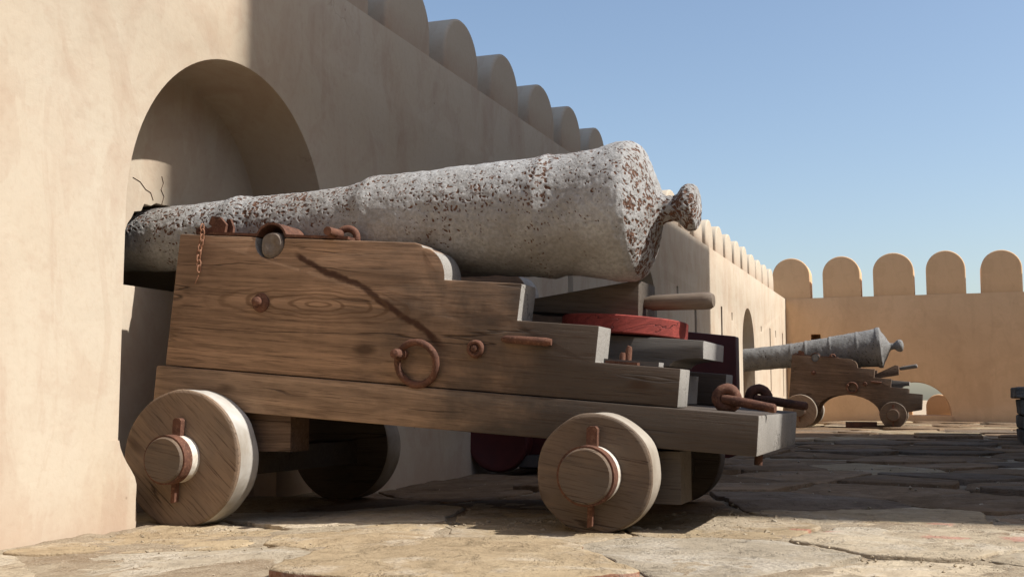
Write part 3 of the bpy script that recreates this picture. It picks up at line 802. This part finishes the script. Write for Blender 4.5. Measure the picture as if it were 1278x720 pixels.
    face_part('ring', ring_, M['rust'])
    def bolt2(b):
        mound(b, (1.285 * xs, fy + .001, .140), .030, .014, 20); tube(b, circle((1.289 * xs, fy - .012, .143), .023, 18, (1, 0, 0), (0, 0, 1)), .0085, 8, True)
        lathe(b, [(-.01, .012), (-.022, .011), (-.025, .001)], 12, 'Y', (1.286 * xs, fy, .143))
    face_part('bolt_head', bolt2, M['rust'])
    def bar(b):
        tube(b, [(1.378 * xs, fy + .008, .182), (1.40 * xs, fy - .012, .182), (1.47 * xs, fy - .016, .182), (1.54 * xs, fy - .016, .181), (1.558 * xs, fy - .015, .181)], .0135, 12, False, [.7, 1, 1.05, 1.05, .8])
    face_part('iron_bar', bar, M['rust'])
    # stool bed with a cove at its end, resting on a cross block between the cheeks
    n = 8; x1 = 2.0 * xs
    stool = [(1.18 * xs, .15), (1.18 * xs, .229), (x1, .229), (x1, .168)] + [(x1 - .115 * xs * math.sin(math.pi / 2 * k / n), .133 + .035 * math.cos(math.pi / 2 * k / n) - .0) for k in range(0, n + 1)] + [(1.7 * xs, .112), (1.3 * xs, .112)]
    loc_part('stool_bed', prism_me('stool_bed', stool, -.20, .19, M['wood_grey'], .005, 40))
    loc_part('cross_block', box_me('cross_block', (1.30 * xs, 1.72 * xs, -HW + .145, HW - .145, .004, .113), M['wood_grey'], .005))
    loc_part('cross_block', box_me('cross_block', (1.722 * xs, 1.90 * xs, -.16, .25, .004, .108), M['wood_grey'], .005))
    if detail:
        # staple with its washer plates on the near cheek step
        b = bmesh.new()
        tube(b, [(1.79, fy + .10, .10), (1.79, fy + .10, .175), (1.793, fy + .10, .188)], .0115, 10, False, [1, 1, .7])
        tube(b, [(1.775, fy + .085, .10), (1.775, fy + .085, .158), (1.776, fy + .085, .166)], .0095, 10, False, [1, 1, .7])
        me = from_bm('staple', b, M['rust'], True, 50); roughen(me, .0025, 60, 4); loc_part('staple', me)
        loc_part('washer_plate', box_me('washer_plate', (1.735, 1.842, fy + .02, fy + .118, .1265, .1345), M['rust'], .002))
        loc_part('wood_shim', box_me('wood_shim', (1.72, 1.905, fy + .055, fy + .124, .1268, .141), M['wood_grey'], .002))
        e = eyebolt(near, 'eye_bolt', (2.105, -HW + .215, .012), (1, -.30, -.10), .185, .030, .0155, M['rust'])
        e2 = eyebolt(near, 'eye_bolt', (2.115, HW - .16, .012), (1, -.34, -.07), .21, .033, .0165, M['rust_dark'])
        loc_part('bolt_end', lathe_me('bolt_end', [(-.175, .001), (-.175, .014), (-.12, .014)], M['rust_dark'], 12, 'Z', (2.20, -.16, 0)))
    return cheeks

rust_light = rust('rusty_chain', (.34, .17, .10), (.20, .09, .05), (.46, .28, .19))

def barrel_mesh(prof, x0, x1, nl, na, mat, seed, dens, lump=1.0):
    """cast barrel along +x; prof gives (x, radius) and is interpolated; pits are sunk and flagged as rust"""
    V, F, A, W = [], [], [], []
    def rad(x):
        for (xa, ra), (xb, rb) in zip(prof, prof[1:]):
            if xa <= x <= xb:
                t = (x - xa) / (xb - xa) if xb > xa else 0; return ra + (rb - ra) * t
        return prof[-1][1]
    # arc-length stations so steep faces get rings too
    pts = [(x, rad(x)) for x in [x0 + (x1 - x0) * k / 6000 for k in range(6001)]]
    ln = [0]
    for a, b in zip(pts, pts[1:]): ln.append(ln[-1] + math.hypot(b[0] - a[0], b[1] - a[1]))
    st = []; k = 0
    for i in range(nl + 1):
        target = ln[-1] * i / nl
        while k < 5999 and ln[k + 1] < target: k += 1
        st.append((pts[k], pts[min(k + 1, 6000)]))
    off = Vector((seed * 7.7, 1.3, seed))
    for (xa, ra), (xb, rb) in st:
        tx, tr = xb - xa, rb - ra; l = math.hypot(tx, tr) or 1
        nx_, nr_ = -tr / l, tx / l
        for q in range(na):
            t = 2 * math.pi * q / na; cy_, sz = math.cos(t), math.sin(t)
            p = Vector((xa, ra * cy_, ra * sz)); P = p + off
            d = .0045 * lump * fb(P * 7, 3) + .0022 * lump * noise.noise(P * 30) + .0012 * noise.noise(P * 75)
            dn = dens(xa, cy_, sz) + .38 * noise.noise(P * 3.6) + .3 * noise.noise(P * 11)
            rsk = 0.0
            if dn > -.25:
                dist = noise.voronoi(P * (64 if noise.noise(P * 8 + off) > 0 else 50) + Vector((noise.noise(P * 50), noise.noise(P * 53 + off), noise.noise(P * 47))) * .9)[0][0]
                th = .24 + .30 * max(0, min(1.2, dn + .25))
                if dist < th:
                    w = ss(0, 1, (th - dist) / .22); rsk = w; d -= .0028 * w
                if dn > .15:
                    d2 = noise.voronoi(P * 27 + off)[0][0]; th = .5 * min(1, dn)
                    if d2 < th * .8: w = ss(0, 1, (th * .8 - d2) / .3); rsk = max(rsk, w); d -= .004 * w
            V.append((p.x + nx_ * d, p.y + nr_ * cy_ * d, p.z + nr_ * sz * d)); A.append(rsk); W.append(max(0, min(1, dn + .35)))
    for i in range(nl):
        for q in range(na):
            a = i * na + q; b = i * na + (q + 1) % na
            F.append((a, b, b + na, a + na))
    F.append(tuple(range(na - 1, -1, -1))); F.append(tuple(nl * na + q for q in range(na)))
    me = bpy.data.meshes.new('barrel'); me.from_pydata(V, [], F)
    at = me.attributes.new('rust', 'FLOAT', 'POINT'); at.data.foreach_set('value', A)
    at = me.attributes.new('wear', 'FLOAT', 'POINT'); at.data.foreach_set('value', W)
    me.materials.append(mat); me.polygons.foreach_set('use_smooth', [True] * len(F))
    return me

# --- near cannon
CY = 4.045; HW = .515
c1 = tag(empty('gun_carriage', (0, CY, 0)), 'large brown oak gun carriage with stepped cheeks in the foreground', 'gun carriage', 'wooden gun carriages')
carriage(c1, HW, 1.0, M['wood'], M['wood_bed'], M['wood_wheel'], M['wood_wheel_rear'], M['rim'], M['rim_tan'], .2185)

GY = 3.852; GS = GY / 4.045
gun = tag(empty('cannon_barrel', (2.619 * (1 - GS), GY, .45 + (1.142 - .45) * GS)), 'old cannon barrel in flaking white paint with rust pits, nearest the camera', 'cannon', 'cannon barrels')
prof = [(-.90, .06), (-.895, .150), (-.86, .158), (-.80, .150), (-.72, .138), (-.62, .134), (-.313, .144), (-.15, .150), (-.125, .158), (-.09, .164), (-.06, .160), (-.03, .156), (.10, .158), (.277, .162),
        (.43, .172), (.47, .178), (.505, .186), (.535, .200), (.56, .205), (.60, .203), (.853, .213), (1.08, .220), (1.20, .225), (1.25, .232), (1.285, .239), (1.32, .232), (1.36, .231), (1.44, .240), (1.49, .246), (1.52, .253), (1.552, .259), (1.582, .262), (1.606, .259), (1.626, .248),
        (1.643, .226), (1.662, .186), (1.682, .130), (1.695, .094), (1.705, .064), (1.725, .050), (1.752, .047), (1.772, .055), (1.789, .078), (1.804, .088), (1.826, .087), (1.839, .077), (1.845, .050), (1.848, .012)]
def dens1(x, cy_, sz):
    x = x / GS
    if x > 1.625: return .60 if sz < .6 else .35
    up = ss(-.25, .45, sz)
    return -.16 + .36 * up + (.22 * up if x < .5 else .0) - (.12 if sz < -.35 else 0) + (.25 if 1.24 < x < 1.33 else 0)
prof = [(x * GS, r * GS) for x, r in prof]
link('barrel', barrel_mesh(prof, -.90 * GS, 1.848 * GS, 760, 330, M['gun'], 1, dens1), gun)
tr = gun
for s in (-1, 1):
    L_ = .21 if s < 0 else .52
    b = bmesh.new(); lathe(b, [(0, .056), (s * L_ * .5, .052), (s * L_ * .96, .048), (s * L_, .040), (s * (L_ + .002), .02), (s * (L_ - .008), .002)], 36, 'Y', (.359 - 2.619 * (1 - GS) + .006, s * .10, 1.0236 - (.45 + .692 * GS) - .010))
    me = from_bm('trunnion', b, M['trunnion'], True, 40); roughen(me, .008, 24, 2); link('trunnion', me, gun)

quoin = tag(empty('quoin', (1.5, CY, .70)), 'dark wooden elevating wedge with a turned handle under the white cannon breech', 'quoin')
def Lw(lx, lz):     # carriage plane to world
    return (-.117 + lx * math.cos(TILT) + lz * math.sin(TILT), .579 - lx * math.sin(TILT) + lz * math.cos(TILT))
qo = Lw(0, 0)
q1 = link('wedge', prism_me('wedge', [(1.30, .299), (1.745, .299), (1.738, .434), (1.30, .338)], -.125, .125, M['wood_dark'], .004), quoin, (qo[0] - 1.5, 0, qo[1] - .70), (0, TILT, 0))
hp = [(0, .020), (.03, .0275), (.10, .029), (.22, .031), (.245, .030), (.257, .022), (.26, .002)]
link('handle', lathe_me('handle', hp, M['wood_handle'], 24, 'X'), quoin, (Lw(1.742, .358)[0] - 1.5, -.03, Lw(1.742, .358)[1] - .70), (0, TILT + R(-4.5), R(-6)))
disc = tag(link('red_disc', lathe_me('red_disc', [(-.002, .001), (-.002, .226), (.002, .231), (.058, .231), (.062, .226), (.062, .001)], M['red'], 64, 'Z'), None, (Lw(1.67, .231)[0], CY - .02, Lw(1.67, .231)[1]), (0, TILT, R(25))),
           'flat red painted wooden disc lying under the dark wedge', 'disc')

# --- far cannon by the end wall
Y2 = 17.85
c2 = tag(empty('gun_carriage', (.69, Y2, .036)), 'far brown gun carriage with an arched cut-out standing before the ochre end wall', 'gun carriage', 'wooden gun carriages')
carriage(c2, HW, .855, M['wood_far'], M['wood_far'], M['wood_wheel'], M['wood_wheel_rear'], M['rim_tan'], M['rim_tan'], .188, arch=True, detail=False, chain=False)
gun2 = tag(empty('cannon_barrel', (.69, Y2, .036)), 'plain grey cannon barrel on the far carriage by the end wall', 'cannon', 'cannon barrels')
p2 = [(-1.05, .06), (-1.045, .176), (-1.03, .183), (-.98, .174), (-.30, .178), (-.10, .188), (-.08, .197), (-.05, .190), (.12, .20), (.14, .215), (.17, .206), (.48, .225), (.50, .242), (.53, .235), (.88, .262), (.90, .272), (.93, .266),
      (1.16, .285), (1.19, .305), (1.235, .305), (1.26, .24), (1.31, .15), (1.345, .085), (1.37, .05), (1.42, .048), (1.445, .065), (1.475, .088), (1.51, .092), (1.54, .075), (1.555, .02)]
g2 = link('barrel', barrel_mesh(p2, -1.05, 1.555, 260, 96, M['gun_far'], 4, lambda x, c, s: -.05, 1.3), gun2, (0, 0, 1.085), (0, R(-4.7), 0))
for s in (-1, 1):
    link('trunnion', lathe_me('trunnion', [(0, .058), (s * .36, .055), (s * .365, .002)], M['gun_far'], 24, 'Y', (.305, s * .12, 1.028)), gun2)
qn2 = tag(empty('quoin', (2.02, Y2, .7)), 'small dark wedge with a light handle under the far grey cannon', 'quoin')
link('wedge', prism_me('wedge', [(-.42, -.02), (.12, -.02), (.14, .11), (.10, .13)], -.12, .12, M['wood_far'], .004), qn2, (.02, 0, .11), (0, R(-9), 0))
link('handle', lathe_me('handle', hp, M['wood_grey'], 16, 'X'), qn2, (.15, -.02, .20), (0, R(-9), R(-4)))
blk = tag(link('timber_block', box_me('timber_block', (-.22, .22, -.16, .16, 0, .085), M['rust_dark'], .008), None, (1.62, 17.5, .034), (0, 0, R(4))), 'dark low timber block on the paving under the far carriage', 'block')

# --- maroon carriage between the two, mostly hidden behind the near one
c3 = tag(empty('gun_carriage', (0, 6.95, .02)), 'dark maroon painted gun carriage without a barrel behind the near one', 'gun carriage', 'maroon gun carriages')
for s in (-1, 1):
    ya = -.5 if s < 0 else -.06
    link('cheek', prism_me('cheek', [(.16, .10), (1.53 if s < 0 else 1.2, .10), (1.583 if s < 0 else 1.25, .12), (1.583 if s < 0 else 1.25, .785), (1.35 if s < 0 else 1.2, .812), (.95, .86), (.55, .90), (.2, .93), (.16, .90)], ya, ya + .12, M['maroon'], .008), c3)
link('transom', box_me('transom', (.25, .45, -.378, -.062, .25, .7), M['maroon'], .006), c3)
link('transom', box_me('transom', (1.40, 1.52, -.378, -.062, .2, .6), M['maroon'], .006), c3)
link('axle', box_me('axle', (.22, .42, -.56, .12, .03, .098), M['black_iron'], .006), c3)
link('axle', box_me('axle', (1.1, 1.3, -.56, .12, .03, .098), M['black_iron'], .006), c3)
for fx in (.17, 1.2):
    for s in (-1, 1):
        bmw = bmesh.new(); T = .09
        lathe(bmw, [(0, .001), (0, .15), (-.006, .16), (-.006, .185), (.006, .195), (T - .006, .195), (T, .185), (T, .001)], 40, 'Y')
        link('wheel', from_bm('wheel', bmw, M['maroon'], True, 35), c3, (fx, -.595 if s < 0 else .065, .19))

print('flagstones', stone_count, 'objects', len(bpy.data.objects), 'tris', sum(sum(len(p.vertices) - 2 for p in m.polygons) for m in bpy.data.meshes if m.users))
